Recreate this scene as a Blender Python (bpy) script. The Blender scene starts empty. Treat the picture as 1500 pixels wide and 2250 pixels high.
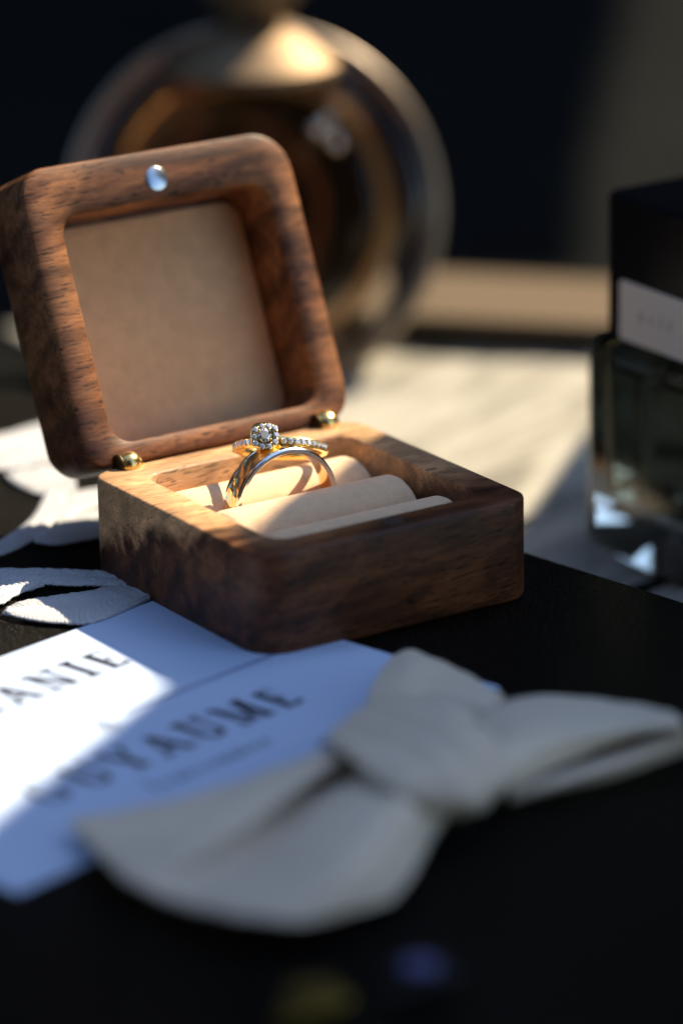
import bpy, bmesh, math, random
import numpy as np
from mathutils import Vector, Matrix

# ------------------------------------------------------------------ camera
scene = bpy.context.scene
COL = scene.collection
MM = 0.001
cam_d = bpy.data.cameras.new('camera')
cam_d.sensor_fit = 'VERTICAL'
cam_d.sensor_height = 36.0
cam_d.sensor_width = 24.0
cam_d.lens = 145.85
cam_d.clip_start = 0.01
cam_d.clip_end = 100.0
cam_d.dof.use_dof = True
cam_d.dof.focus_distance = 0.709
cam_d.dof.aperture_fstop = 6.2
cam_d.dof.aperture_blades = 0
cam = bpy.data.objects.new('camera', cam_d)
COL.objects.link(cam)
cam.matrix_world = Matrix([[0.835726, 0.18644, -0.516529, -0.33503], [-0.548942, 0.257912, -0.795075, -0.540179], [-0.015015, 0.948009, 0.317888, 0.238916], [0.0, 0.0, 0.0, 1.0]])
scene.camera = cam

# ------------------------------------------------------------------ daylight
SUN_EL = math.radians(43.9)
SX, SY, SZ = 1.03, 0.12, 1.0                     # towards the sun
sl = math.sqrt(SX * SX + SY * SY + SZ * SZ)
SUN = Vector((SX / sl, SY / sl, SZ / sl))
world = bpy.data.worlds.new('World')
scene.world = world
world.use_nodes = True
wn = world.node_tree.nodes
wl = world.node_tree.links
sky = wn.new('ShaderNodeTexSky')
sky.sky_type = 'NISHITA'
sky.sun_disc = False
sky.sun_elevation = SUN_EL
sky.sun_rotation = math.atan2(SX, SY)
sky.air_density = 1.0
sky.dust_density = 0.6
sky.ozone_density = 1.0
bg = wn['Background']
bg.inputs['Strength'].default_value = 0.12
wl.new(sky.outputs[0], bg.inputs['Color'])

sun_d = bpy.data.lights.new('sun', 'SUN')
sun_d.energy = 4.1
sun_d.angle = math.radians(0.53)
sun_d.color = (1.0, 0.83, 0.59)
sun = bpy.data.objects.new('sun', sun_d)
COL.objects.link(sun)
sun.rotation_euler = SUN.to_track_quat('Z', 'Y').to_euler()
sun.location = SUN * 3.0

scene.view_settings.view_transform = 'Standard'
scene.view_settings.look = 'None'
scene.view_settings.gamma = 1.0
scene.view_settings.exposure = 1.5
scene.view_settings.use_curve_mapping = False
cy = scene.cycles
cy.max_bounces = 14
cy.transmission_bounces = 12
cy.glossy_bounces = 6
cy.diffuse_bounces = 4
cy.sample_clamp_indirect = 12.0
cy.caustics_reflective = True
cy.caustics_refractive = False
cy.blur_glossy = 0.3
cy.use_denoising = True

# ------------------------------------------------------------------ helpers
def new_mat(name):
    m = bpy.data.materials.new(name)
    m.use_nodes = True
    return m, m.node_tree.nodes, m.node_tree.links, m.node_tree.nodes['Principled BSDF']

def coords(n, l, scale=(1, 1, 1), rot=(0, 0, 0), loc=(0, 0, 0)):
    """object coordinates in millimetres times scale"""
    tc = n.new('ShaderNodeTexCoord')
    mp = n.new('ShaderNodeMapping')
    mp.inputs['Scale'].default_value = (1000, 1000, 1000)
    mp.inputs['Rotation'].default_value = rot
    l.new(tc.outputs['Object'], mp.inputs['Vector'])
    m2 = n.new('ShaderNodeMapping')
    m2.inputs['Scale'].default_value = scale
    m2.inputs['Location'].default_value = loc
    l.new(mp.outputs['Vector'], m2.inputs['Vector'])
    return m2.outputs['Vector']

def noise(n, l, vec, scale=1.0, detail=4.0, rough=0.5, dist=0.0):
    t = n.new('ShaderNodeTexNoise')
    t.inputs['Scale'].default_value = scale
    t.inputs['Detail'].default_value = detail
    t.inputs['Roughness'].default_value = rough
    t.inputs['Distortion'].default_value = dist
    l.new(vec, t.inputs['Vector'])
    return t.outputs['Fac']

def ramp(n, l, fac, stops, interp='LINEAR'):
    r = n.new('ShaderNodeValToRGB')
    r.color_ramp.interpolation = interp
    e = r.color_ramp.elements
    while len(e) < len(stops):
        e.new(0.5)
    for i, (p, c) in enumerate(stops):
        e[i].position = p
        e[i].color = (c[0], c[1], c[2], 1) if hasattr(c, '__len__') else (c, c, c, 1)
    l.new(fac, r.inputs['Fac'])
    return r.outputs['Color']

def mix(n, l, fac, a, b, mode='MIX'):
    m = n.new('ShaderNodeMix')
    m.data_type = 'RGBA'
    m.blend_type = mode
    for k, v in ((0, fac), (6, a), (7, b)):
        if hasattr(v, 'is_linked') or isinstance(v, bpy.types.NodeSocket):
            l.new(v, m.inputs[k])
        elif k == 0:
            m.inputs[0].default_value = v
        else:
            m.inputs[k].default_value = (v[0], v[1], v[2], 1)
    return m.outputs[2]

def bump(n, l, h, p, strength=0.3, dist_mm=0.1):
    b = n.new('ShaderNodeBump')
    b.inputs['Strength'].default_value = strength
    b.inputs['Distance'].default_value = dist_mm * MM
    l.new(h, b.inputs['Height'])
    l.new(b.outputs['Normal'], p.inputs['Normal'])
    return b

def simple(name, col, rough=0.5, metal=0.0, spec=0.5):
    m, n, l, p = new_mat(name)
    p.inputs['Base Color'].default_value = (*col, 1)
    p.inputs['Roughness'].default_value = rough
    p.inputs['Metallic'].default_value = metal
    p.inputs['Specular IOR Level'].default_value = spec
    return m

def walnut(name, seed=0.0, light=1.0, fig=1.0, lit_top=False):
    m, n, l, p = new_mat(name)
    o = (seed, seed * 1.7, seed * 0.6)
    v_fig = coords(n, l, (0.016, 0.05, 0.06), (0.1, 0.25, 0.12), o)
    figure = noise(n, l, v_fig, 1.5, 3.0, 0.55, 1.8 * fig)
    # growth rings cut through at a slant
    v_ring = coords(n, l, (0.012, 0.075, 0.085), (0.12, 0.10, 0.10), o)
    w = n.new('ShaderNodeTexWave')
    w.wave_type = 'BANDS'; w.bands_direction = 'DIAGONAL'; w.wave_profile = 'SAW'
    w.inputs['Scale'].default_value = 0.55
    w.inputs['Distortion'].default_value = 7.0 * fig
    w.inputs['Detail'].default_value = 3.0
    w.inputs['Detail Scale'].default_value = 0.9
    w.inputs['Detail Roughness'].default_value = 0.6
    l.new(v_ring, w.inputs['Vector'])
    v_band = coords(n, l, (0.03, 0.6, 0.55), (0.03, 0.05, 0.06), o)
    band = noise(n, l, v_band, 1.0, 5.0, 0.65, 0.5)
    v_fine = coords(n, l, (0.16, 4.0, 3.6), (0.02, 0.04, 0.05), o)
    fine = noise(n, l, v_fine, 1.0, 3.0, 0.65, 0.2)
    v_pore = coords(n, l, (0.22, 2.6, 2.3), (0.05, 0.08, 0.10), o)
    pore = noise(n, l, v_pore, 1.0, 1.5, 0.5, 0.3)
    k = light
    c1 = ramp(n, l, figure, [(0.30, (0.085 * k, 0.029 * k, 0.011 * k)), (0.46, (0.175 * k, 0.066 * k, 0.026 * k)),
                             (0.58, (0.29 * k, 0.122 * k, 0.048 * k)), (0.74, (0.20 * k, 0.078 * k, 0.031 * k))])
    c = mix(n, l, 1.0, c1, ramp(n, l, w.outputs['Fac'], [(0.0, 1.08), (0.62, 0.97), (0.86, 0.55), (1.0, 0.82)]), 'MULTIPLY')
    c = mix(n, l, 1.0, c, ramp(n, l, band, [(0.34, 0.55), (0.5, 0.95), (0.66, 1.2)]), 'MULTIPLY')
    c = mix(n, l, 1.0, c, ramp(n, l, fine, [(0.3, 0.68), (0.6, 1.14)]), 'MULTIPLY')
    c = mix(n, l, 0.9, c, ramp(n, l, pore, [(0.355, 0.22), (0.40, 1.0)]), 'MULTIPLY')
    if lit_top:  # sun on top and back, shade on front, painted into the wood
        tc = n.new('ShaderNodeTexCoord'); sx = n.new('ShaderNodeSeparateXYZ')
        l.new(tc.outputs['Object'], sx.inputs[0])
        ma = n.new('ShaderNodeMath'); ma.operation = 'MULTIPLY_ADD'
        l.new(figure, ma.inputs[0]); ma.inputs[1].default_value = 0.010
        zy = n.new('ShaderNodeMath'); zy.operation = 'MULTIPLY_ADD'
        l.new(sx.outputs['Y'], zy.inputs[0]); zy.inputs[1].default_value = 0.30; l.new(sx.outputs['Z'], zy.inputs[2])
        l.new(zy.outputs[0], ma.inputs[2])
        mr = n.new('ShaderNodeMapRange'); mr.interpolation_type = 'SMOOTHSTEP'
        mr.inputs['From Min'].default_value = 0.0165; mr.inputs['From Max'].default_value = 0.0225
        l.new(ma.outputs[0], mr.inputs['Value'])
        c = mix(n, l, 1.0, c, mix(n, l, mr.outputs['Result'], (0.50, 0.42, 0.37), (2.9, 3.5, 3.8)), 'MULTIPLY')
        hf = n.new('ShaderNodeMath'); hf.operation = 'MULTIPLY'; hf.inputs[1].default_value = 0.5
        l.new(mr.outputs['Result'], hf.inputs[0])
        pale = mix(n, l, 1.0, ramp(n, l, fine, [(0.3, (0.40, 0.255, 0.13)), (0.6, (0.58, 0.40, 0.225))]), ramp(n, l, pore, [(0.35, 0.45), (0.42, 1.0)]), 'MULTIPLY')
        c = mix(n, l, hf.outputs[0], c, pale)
    l.new(c, p.inputs['Base Color'])
    p.inputs['Roughness'].default_value = 0.48
    p.inputs['Specular IOR Level'].default_value = 0.28
    bump(n, l, pore, p, 0.3, 0.15)
    return m

M = {}
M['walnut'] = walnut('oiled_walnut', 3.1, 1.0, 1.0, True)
M['walnut_lid'] = walnut('oiled_walnut_lid', 11.7, 1.0, 0.7)

def make_suede(name, col):
    m, n, l, p = new_mat(name)
    v = coords(n, l, (1, 1, 1))
    f1 = noise(n, l, v, 7.0, 3.0, 0.6)
    f2 = noise(n, l, v, 0.35, 3.0, 0.6)
    c = ramp(n, l, f1, [(0.25, [x * 0.78 for x in col]), (0.75, [min(1, x * 1.12) for x in col])])
    c = mix(n, l, 0.6, c, ramp(n, l, f2, [(0.3, 0.85), (0.7, 1.1)]), 'MULTIPLY')
    l.new(c, p.inputs['Base Color'])
    p.inputs['Roughness'].default_value = 0.95
    p.inputs['Specular IOR Level'].default_value = 0.1
    p.inputs['Sheen Weight'].default_value = 0.35
    p.inputs['Sheen Roughness'].default_value = 0.5
    bump(n, l, f1, p, 0.7, 0.12)
    return m
M['suede'] = make_suede('beige_suede', (0.86, 0.60, 0.375))
M['suede_lid'] = make_suede('beige_lid_lining', (0.86, 0.52, 0.27))

M['brass'] = simple('polished_brass', (0.80, 0.58, 0.22), 0.22, 1.0)
M['brass_dark'] = simple('dark_brass_gap', (0.05, 0.035, 0.015), 0.5, 1.0)
M['gold'] = simple('yellow_gold', (1.0, 0.70, 0.24), 0.2, 1.0)
M['gold_facet'] = simple('hammered_yellow_gold', (1.0, 0.78, 0.40), 0.24, 1.0)
M['white_gold'] = simple('white_gold', (0.90, 0.87, 0.84), 0.14, 1.0)
M['rose_inside'] = simple('gold_band_inside', (0.95, 0.62, 0.32), 0.12, 1.0)
M['magnet'] = simple('nickel_magnet', (0.42, 0.48, 0.54), 0.25, 1.0)

def make_diamond():
    m, n, l, p = new_mat('diamond')
    out = n['Material Output']
    p.inputs['Base Color'].default_value = (0.98, 0.97, 0.97, 1)
    p.inputs['Roughness'].default_value = 0.04
    p.inputs['IOR'].default_value = 2.3
    p.inputs['Metallic'].default_value = 0.3
    p.inputs['Transmission Weight'].default_value = 0.25
    return m
M['diamond'] = make_diamond()
def facet(name, col, rough, metal, trans):
    m, n, l, p = new_mat(name)
    p.inputs['Base Color'].default_value = (*col, 1)
    p.inputs['Roughness'].default_value = rough
    p.inputs['Metallic'].default_value = metal
    p.inputs['Transmission Weight'].default_value = trans
    p.inputs['IOR'].default_value = 2.4
    return m
M['diamond_mirror'] = facet('diamond_mirror_facet', (0.95, 0.96, 1.0), 0.03, 1.0, 0.0)
M['diamond_clear'] = facet('diamond_clear_facet', (1.0, 1.0, 1.0), 0.0, 0.0, 0.9)

def make_paper():
    m, n, l, p = new_mat('pale_blue_paper')
    v = coords(n, l)
    f = noise(n, l, v, 3.0, 3.0, 0.6)
    c = ramp(n, l, f, [(0.3, (0.46, 0.585, 0.82)), (0.7, (0.48, 0.605, 0.84))])
    l.new(c, p.inputs['Base Color'])
    p.inputs['Roughness'].default_value = 0.7
    p.inputs['Specular IOR Level'].default_value = 0.2
    bump(n, l, f, p, 0.2, 0.03)
    return m
M['paper'] = make_paper()
M['ink'] = simple('dark_ink', (0.012, 0.012, 0.018), 0.5, 0, 0.3)
M['ink_soft'] = simple('grey_ink', (0.03, 0.032, 0.05), 0.5, 0, 0.3)

def make_black_cloth():
    m, n, l, p = new_mat('black_grained_cloth')
    v = coords(n, l, (1, 1, 1))
    f1 = noise(n, l, v, 2.6, 2.0, 0.7)
    v2 = coords(n, l, (0.6, 1.6, 1))
    f2 = noise(n, l, v2, 1.6, 3.0, 0.6, 0.8)
    v3 = coords(n, l, (1.5, 3.4, 1))
    f3 = noise(n, l, v3, 1.0, 2.0, 0.6)
    c = ramp(n, l, f3, [(0.40, (0.001, 0.001, 0.001)), (0.54, (0.0015, 0.0014, 0.0013)), (0.61, (0.013, 0.012, 0.010)), (0.70, (0.085, 0.078, 0.066))])
    l.new(c, p.inputs['Base Color'])
    p.inputs['Roughness'].default_value = 0.32
    p.inputs['Specular IOR Level'].default_value = 0.03
    h = mix(n, l, 0.5, f1, f3)
    bump(n, l, h, p, 1.0, 0.6)
    return m
M['black_cloth'] = make_black_cloth()

def make_linen():
    m, n, l, p = new_mat('cream_linen')
    v = coords(n, l, (0.022, 0.13, 0.2), (0, 0, math.radians(-24)))
    f1 = noise(n, l, v, 1.0, 3.0, 0.6, 0.5)
    v2 = coords(n, l, (1, 1, 1))
    f2 = noise(n, l, v2, 1.5, 3.0, 0.6)
    c = ramp(n, l, f1, [(0.36, (0.20, 0.192, 0.165)), (0.5, (0.33, 0.317, 0.272)), (0.64, (0.40, 0.385, 0.335))])  # streak tones stand in for the shading of wrinkles
    c = mix(n, l, 0.5, c, ramp(n, l, f2, [(0.3, 0.8), (0.7, 1.1)]), 'MULTIPLY')
    l.new(c, p.inputs['Base Color'])
    p.inputs['Roughness'].default_value = 0.9
    p.inputs['Specular IOR Level'].default_value = 0.15
    v3 = coords(n, l, (0.25, 2.2, 1), (0, 0, math.radians(30)))
    f3 = noise(n, l, v3, 1.0, 2.0, 0.6)
    bump(n, l, f3, p, 0.5, 0.3)
    return m
M['linen'] = make_linen()

def make_thread():
    m, n, l, p = new_mat('white_satin_thread')
    v = coords(n, l, (0.9, 3.6, 1.0), (0, 0, math.radians(62)))
    f1 = noise(n, l, v, 1.6, 3.0, 0.6, 0.2)
    c = ramp(n, l, f1, [(0.30, (0.34, 0.37, 0.41)), (0.52, (0.52, 0.545, 0.585)), (0.75, (0.66, 0.68, 0.72))])
    l.new(c, p.inputs['Base Color'])
    p.inputs['Roughness'].default_value = 0.4
    p.inputs['Specular IOR Level'].default_value = 0.45
    bump(n, l, f1, p, 0.45, 0.25)
    return m
M['thread'] = make_thread()

def make_bow():
    m, n, l, p = new_mat('grey_beige_bow_cloth')
    v = coords(n, l, (1, 1, 1))
    f1 = noise(n, l, v, 2.0, 3.0, 0.6)
    f2 = noise(n, l, v, 0.05, 2.0, 0.5)
    c = ramp(n, l, f2, [(0.3, (0.62, 0.54, 0.43)), (0.7, (0.74, 0.645, 0.51))])
    c = mix(n, l, 0.4, c, ramp(n, l, f1, [(0.3, 0.85), (0.7, 1.05)]), 'MULTIPLY')
    l.new(c, p.inputs['Base Color'])
    p.inputs['Roughness'].default_value = 0.75
    p.inputs['Sheen Weight'].default_value = 0.2
    vw = coords(n, l, (1, 1, 1), (0, 0, math.radians(27)))
    wv = n.new('ShaderNodeTexWave'); wv.inputs['Scale'].default_value = 0.5; wv.inputs['Distortion'].default_value = 0.6; l.new(vw, wv.inputs['Vector'])
    bump(n, l, mix(n, l, 0.5, f1, wv.outputs['Color']), p, 0.5, 0.25)
    return m
M['bow'] = make_bow()

def glass(name, col, ior=1.5, rough=0.0):
    m, n, l, p = new_mat(name)
    p.inputs['Base Color'].default_value = (*col, 1)
    p.inputs['Roughness'].default_value = rough
    p.inputs['IOR'].default_value = ior
    p.inputs['Transmission Weight'].default_value = 1.0
    return m
M['glass'] = glass('clear_glass', (0.97, 0.98, 0.98))
M['glass_warm'] = glass('faintly_amber_glass', (0.95, 0.93, 0.82))
M['amber'] = glass('amber_liquid', (0.90, 0.48, 0.17), 1.36, 0.02)
M['pale_liquid'] = glass('pale_olive_liquid', (0.25, 0.24, 0.16), 1.36, 0.0)
M['cap_gold'] = simple('brushed_gold_cap', (0.24, 0.17, 0.105), 0.6, 0.85)
M['champagne'] = simple('champagne_reflection_band', (0.36, 0.30, 0.24), 0.38, 1.0)
M['glint'] = simple('glint_bead', (0.95, 0.88, 0.78), 0.07, 1.0)
M['dull_gold'] = simple('dull_gold_streak', (0.50, 0.27, 0.11), 0.36, 1.0)
M['print_grey'] = simple('pale_print', (0.5, 0.48, 0.44), 0.6, 0, 0.2)
M['black_gloss'] = simple('black_lacquer', (0.006, 0.006, 0.007), 0.25, 0, 0.3)
M['label'] = simple('cream_label_paper', (0.92, 0.92, 0.80), 0.7, 0, 0.2)
M['tan_wood'] = simple('tan_wood', (0.12, 0.09, 0.06), 0.6, 0, 0.2)
M['shaded_wood'] = simple('shaded_brown_wood', (0.02, 0.013, 0.009), 0.5, 0, 0.3)
M['blue_enamel'] = simple('blue_enamel', (0.09, 0.10, 0.24), 0.35, 0, 0.3)
M['antique_gold'] = simple('antique_gold', (0.16, 0.115, 0.03), 0.5, 1.0)
M['gunmetal'] = simple('gunmetal', (0.03, 0.03, 0.035), 0.5, 1.0)

def make_table():
    m, n, l, p = new_mat('dark_table')
    v = coords(n, l, (0.02, 0.02, 0.02))
    f = noise(n, l, v, 1.0, 3.0, 0.6)
    c = ramp(n, l, f, [(0.3, (0.0048, 0.0056, 0.0058)), (0.7, (0.0088, 0.0100, 0.0102))])
    l.new(c, p.inputs['Base Color'])
    p.inputs['Roughness'].default_value = 0.8
    p.inputs['Specular IOR Level'].default_value = 0.02
    return m
M['table'] = make_table()
M['wall'] = simple('added_dark_wall', (0.02, 0.02, 0.022), 0.9, 0, 0.1)
M['board'] = simple('added_dark_board', (0.03, 0.025, 0.02), 0.7, 0, 0.2)

def empty(name, base, label, cat, group=None):
    o = bpy.data.objects.new(name, None)
    COL.objects.link(o)
    o.empty_display_size = 0.005
    o.location = [c * MM for c in base]
    o['label'] = label
    o['category'] = cat
    if group:
        o['group'] = group
    return o

def origin(o):
    v = Vector((0, 0, 0))
    while o is not None:
        v += o.location
        o = o.parent
    return v

def mesh_data(name, verts, faces, mat, off=(0, 0, 0), smooth=True):
    me = bpy.data.meshes.new(name)
    me.from_pydata([(v[0] * MM - off[0], v[1] * MM - off[1], v[2] * MM - off[2]) for v in verts], [], faces)
    me.update()
    if smooth:
        me.shade_smooth()
    me.materials.append(mat)
    return me

def obj(name, verts, faces, mat, parent=None, smooth=True, sharp=35, recalc=True):
    off = origin(parent) if parent else Vector((0, 0, 0))
    me = mesh_data(name, verts, faces, mat, off, smooth)
    if recalc:
        bm = bmesh.new(); bm.from_mesh(me)
        bmesh.ops.recalc_face_normals(bm, faces=bm.faces)
        bm.to_mesh(me); bm.free()
    if smooth and sharp:
        me.set_sharp_from_angle(angle=math.radians(sharp))
    o = bpy.data.objects.new(name, me)
    COL.objects.link(o)
    if parent:
        o.parent = parent
    return o

def tag(o, label, cat, group=None):
    o['label'] = label
    o['category'] = cat
    if group:
        o['group'] = group
    return o

def rrect(x0, x1, y0, y1, r, n=8):
    pts = []
    ra, rb_, rc, rd = r if hasattr(r, '__len__') else (r, r, r, r)      # corner radii, anticlockwise from (x1, y1)
    for cx, cy_, a0, r in ((x1 - ra, y1 - ra, 0, ra), (x0 + rb_, y1 - rb_, 90, rb_), (x0 + rc, y0 + rc, 180, rc), (x1 - rd, y0 + rd, 270, rd)):
        for k in range(n + 1):
            a = math.radians(a0 + 90 * k / n)
            pts.append((cx + r * math.cos(a), cy_ + r * math.sin(a)))
    return pts

def loft(loops, caps=(True, True), closed=True):
    """loops: list of point lists of equal length -> verts, faces"""
    n = len(loops[0])
    verts = [p for lp in loops for p in lp]
    faces = []
    for i in range(len(loops) - 1):
        for j in range(n if closed else n - 1):
            k = (j + 1) % n
            faces.append((i * n + j, i * n + k, (i + 1) * n + k, (i + 1) * n + j))
    if caps[0]:
        faces.append(tuple(range(n))[::-1])
    if caps[1]:
        faces.append(tuple((len(loops) - 1) * n + j for j in range(n)))
    return verts, faces

def rloops(spec, tf=lambda x, y, z: (x, y, z), n=8):
    """spec: list of (x0,x1,y0,y1,r,z)"""
    return [[tf(x, y, s[5]) for x, y in rrect(*s[:5], n)] for s in spec]

def catmull(P, k):
    """resample the rows of an (n, ...) array along the first axis, k steps per span"""
    P = np.asarray(P, float)
    n = len(P)
    out = []
    for i in range(n - 1):
        p0 = P[max(i - 1, 0)]; p1 = P[i]; p2 = P[i + 1]; p3 = P[min(i + 2, n - 1)]
        for s in range(k):
            t = s / k
            out.append(0.5 * (2 * p1 + (p2 - p0) * t + (2 * p0 - 5 * p1 + 4 * p2 - p3) * t * t + (3 * p1 - p0 - 3 * p2 + p3) * t ** 3))
    out.append(P[-1])
    return np.array(out)

def patch(G, ku=6, kv=6):
    G = catmull(np.asarray(G, float), ku)
    G = np.swapaxes(catmull(np.swapaxes(G, 0, 1), kv), 0, 1)
    nu, nv = G.shape[:2]
    verts = [tuple(G[i, j]) for i in range(nu) for j in range(nv)]
    faces = [(i * nv + j, (i + 1) * nv + j, (i + 1) * nv + j + 1, i * nv + j + 1) for i in range(nu - 1) for j in range(nv - 1)]
    return verts, faces

def lathe(profile, frame, n=64):
    """profile: (radius, height) points; frame = (origin, ex, ey, axis)"""
    O, ex, ey, ax = [np.array(v, float) for v in frame]
    loops = []
    for r, h in profile:
        loops.append([tuple(O + ax * h + (ex * math.cos(2 * math.pi * k / n) + ey * math.sin(2 * math.pi * k / n)) * r) for k in range(n)])
    return loops

def tube(pts, rad, n=8, closed=False):
    pts = [Vector(p) for p in pts]
    loops = []
    for i, p in enumerate(pts):
        a = pts[(i - 1) % len(pts)] if (closed or i > 0) else p
        b = pts[(i + 1) % len(pts)] if (closed or i < len(pts) - 1) else p
        d = (b - a).normalized()
        q = d.to_track_quat('Z', 'Y')
        r = rad[i] if hasattr(rad, '__len__') else rad
        loops.append([tuple(p + q @ Vector((r * math.cos(2 * math.pi * k / n), r * math.sin(2 * math.pi * k / n), 0))) for k in range(n)])
    return loft(loops)

# ------------------------------------------------------------------ setting
def slab(name, poly, z0, z1, mat, parent=None):
    n = len(poly)
    v = [(x, y, z0) for x, y in poly] + [(x, y, z1) for x, y in poly]
    f = [tuple(range(n))[::-1], tuple(range(n, 2 * n))] + [(i, (i + 1) % n, n + (i + 1) % n, n + i) for i in range(n)]
    return obj(name, v, f, mat, parent, smooth=False)

tb = slab('table', [(-900, -500), (1300, -500), (1300, 1900), (-900, 1900)], -50, -20.6, M['table'])
tb['kind'] = 'structure'
tb['label'] = 'dark table top'

for nm, poly in (('added_back_wall', [(-1400, 1250), (2300, 1250), (2300, 1400), (-1400, 1400)]), ('added_side_wall', [(-1550, -1900), (-1400, -1900), (-1400, 250), (-1550, 250)]),
                 ('added_left_wall', [(-1550, 250), (-1400, 250), (-1400, 1250), (-1550, 1250)]), ('added_front_wall', [(-1400, -1900), (300, -1900), (300, -1750), (-1400, -1750)]), ('added_low_wall', [(2300, -1750), (2450, -1750), (2450, 1250), (2300, 1250)])):
    wll = slab(nm, poly, -900, {'added_low_wall': 1250, 'added_left_wall': 260}.get(nm, 3200), M['wall'])  # added out of view, heights set to cut sky light
    wll['kind'] = 'structure'
    wll['label'] = 'unseen dark wall added round the table to cut sky light'

# cream linen cloth, gently rippled
def cloth_z(x, y):
    s = -0.37 * x + 0.93 * y
    return -19.2 + 1.7 * math.sin(0.155 * s + 0.9 * math.sin(0.045 * x)) + 0.6 * math.sin(0.31 * s + 0.07 * x + 1.0) * math.sin(0.05 * x + 0.5) - 0.4 * max(0, (x + y - 260) / 60)
NU, NV = 100, 140
a0, a1, b0, b1 = np.array([55, -260.]), np.array([420, -260.]), np.array([95., 262.]), np.array([300., 40.])
vv, ff = [], []
for i in range(NU + 1):
    for j in range(NV + 1):
        s, t = i / NU, j / NV
        q = (1 - s) * ((1 - t) * a0 + t * b0) + s * ((1 - t) * a1 + t * b1)
        e = 1.2 * math.sin(s * 55) * max(0, t - 0.97) / 0.03
        vv.append((q[0], q[1] + e, -19.4 + (cloth_z(q[0], q[1]) + 19.4) * min(1.0, max(0.15, (1 - t) * 9))))
for i in range(NU):
    for j in range(NV):
        ff.append((i * (NV + 1) + j, (i + 1) * (NV + 1) + j, (i + 1) * (NV + 1) + j + 1, i * (NV + 1) + j + 1))
linen = obj('linen_cloth', vv, ff, M['linen'])
sm = linen.modifiers.new('thickness', 'SOLIDIFY'); sm.thickness = 0.0003; sm.offset = -1
tag(linen, 'cream linen cloth lying sunlit behind the ring box, its near part in shade', 'cloth')

# black cloth-covered case the ring box stands on
poly = [(74.2, -16.2), (67.8, 19.8), (44, 162), (-300, 300), (-300, -330), (130, -330)]
def inset(poly, d):
    c = np.mean(poly, axis=0)
    return [tuple(np.array(p) + (c - np.array(p)) / np.linalg.norm(c - np.array(p)) * d) for p in poly]
lp = [[(x, y, -20.2) for x, y in poly], [(x, y, -0.8) for x, y in poly], [(x, y, -0.2) for x, y in inset(poly, .4)], [(x, y, 0) for x, y in inset(poly, 1.0)]]
case = obj('black_case', *loft(lp), M['black_cloth'])
tag(case, 'flat black cloth-covered case under the ring box, invitation and bow tie', 'case')

# ------------------------------------------------------------------ ring box
D, H, LEAN = 55.58, 17.93, 0.42
box = empty('ring_box', (27.5, D / 2, 0), 'open walnut wood ring box with beige cushion and a lid leaning back', 'ring box')
RX0, RX1, RY0, RY1 = 7.2, 48.2, 6.4, 49.0
def br(d):
    return (4.6 - d, 4.2 - d, 6.2 - d, 5.0 - d)
spec = [(.9, 54.1, .9, D - .9, br(.9), -0.05), (0.3, 54.7, 0.3, D - 0.3, br(.3), 0.15), (0, 55, 0, D, br(0), 0.8), (0, 55, 0, D, br(0), H - 0.7), (0.12, 54.88, 0.12, D - .12, br(.12), H - .25),
        (0.6, 54.4, 0.6, D - 0.6, br(.6), H), (RX0 - .35, RX1 + .35, RY0 - .35, RY1 + .35, 3.9, H), (RX0, RX1, RY0, RY1, 3.5, H - 0.35), (RX0, RX1, RY0, RY1, 3.5, 5.0)]
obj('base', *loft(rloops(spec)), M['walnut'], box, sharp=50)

def lidtf(x, a, t):
    """x along the hinge, a up the lid, t back through its thickness"""
    return (x, D + a * math.sin(LEAN) + t * math.cos(LEAN), H + a * math.cos(LEAN) - t * math.sin(LEAN))
T = 15.2
LA0, LA1 = 0.2, 53.9
lx0, lx1, ly0, ly1 = 6.4, 48.9, 4.0, 44.9
def lr(d):
    return (7.5 - d, 5.5 - d, 5.5 - d, 5.5 - d)
spec = [(2.2, 52.8, LA0 + 2.2, LA1 - 2.2, lr(2.2), T), (0.7, 54.3, LA0 + .7, LA1 - .7, lr(.7), T - .6), (0, 55, LA0, LA1, lr(0), T - 2.2), (0, 55, LA0, LA1, lr(0), 0.7), (0.15, 54.85, LA0 + .15, LA1 - .15, lr(.15), .25),
        (0.6, 54.4, LA0 + .6, LA1 - .6, lr(.6), 0), (lx0 - .35, lx1 + .35, ly0 - .35, ly1 + .35, 4.4, 0), (lx0, lx1, ly0, ly1, 4.0, .35), (lx0, lx1, ly0, ly1, 4.0, 11.9)]
lid = obj('lid', *loft(rloops(spec, lidtf)), M['walnut_lid'], box, sharp=50)
spec = [(lx0 + .15, lx1 - .25, ly0 + .2, ly1 - .9, 3.2, 11.8), (lx0 + .15, lx1 - .25, ly0 + .2, ly1 - .9, 3.2, 11.3), (lx0 + .5, lx1 - .6, ly0 + .5, ly1 - 1.3, 3.0, 11.0)]
obj('lid_lining', *loft(rloops(spec, lidtf)), M['suede_lid'], lid)
fr = (lidtf(27.1, 48.6, -0.12), (1, 0, 0), np.array(lidtf(0, 1, 0)) - np.array(lidtf(0, 0, 0)), np.array(lidtf(0, 0, 1)) - np.array(lidtf(0, 0, 0)))
obj('magnet', *loft(lathe([(2.0, 0), (2.2, 0.1), (2.2, 0.5)], fr, 32)), M['magnet'], lid)
obj('magnet', *loft(lathe([(2.1, .05), (1.9, 0.1), (1.85, 0.02), (0.9, 0.02), (.8, .1)], ((28.2, 3.7, H), (1, 0, 0), (0, 1, 0), (0, 0, 1)), 32)), simple('worn_steel_magnet', (0.12, 0.10, 0.09), 0.4, 0.8), box)

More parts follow.
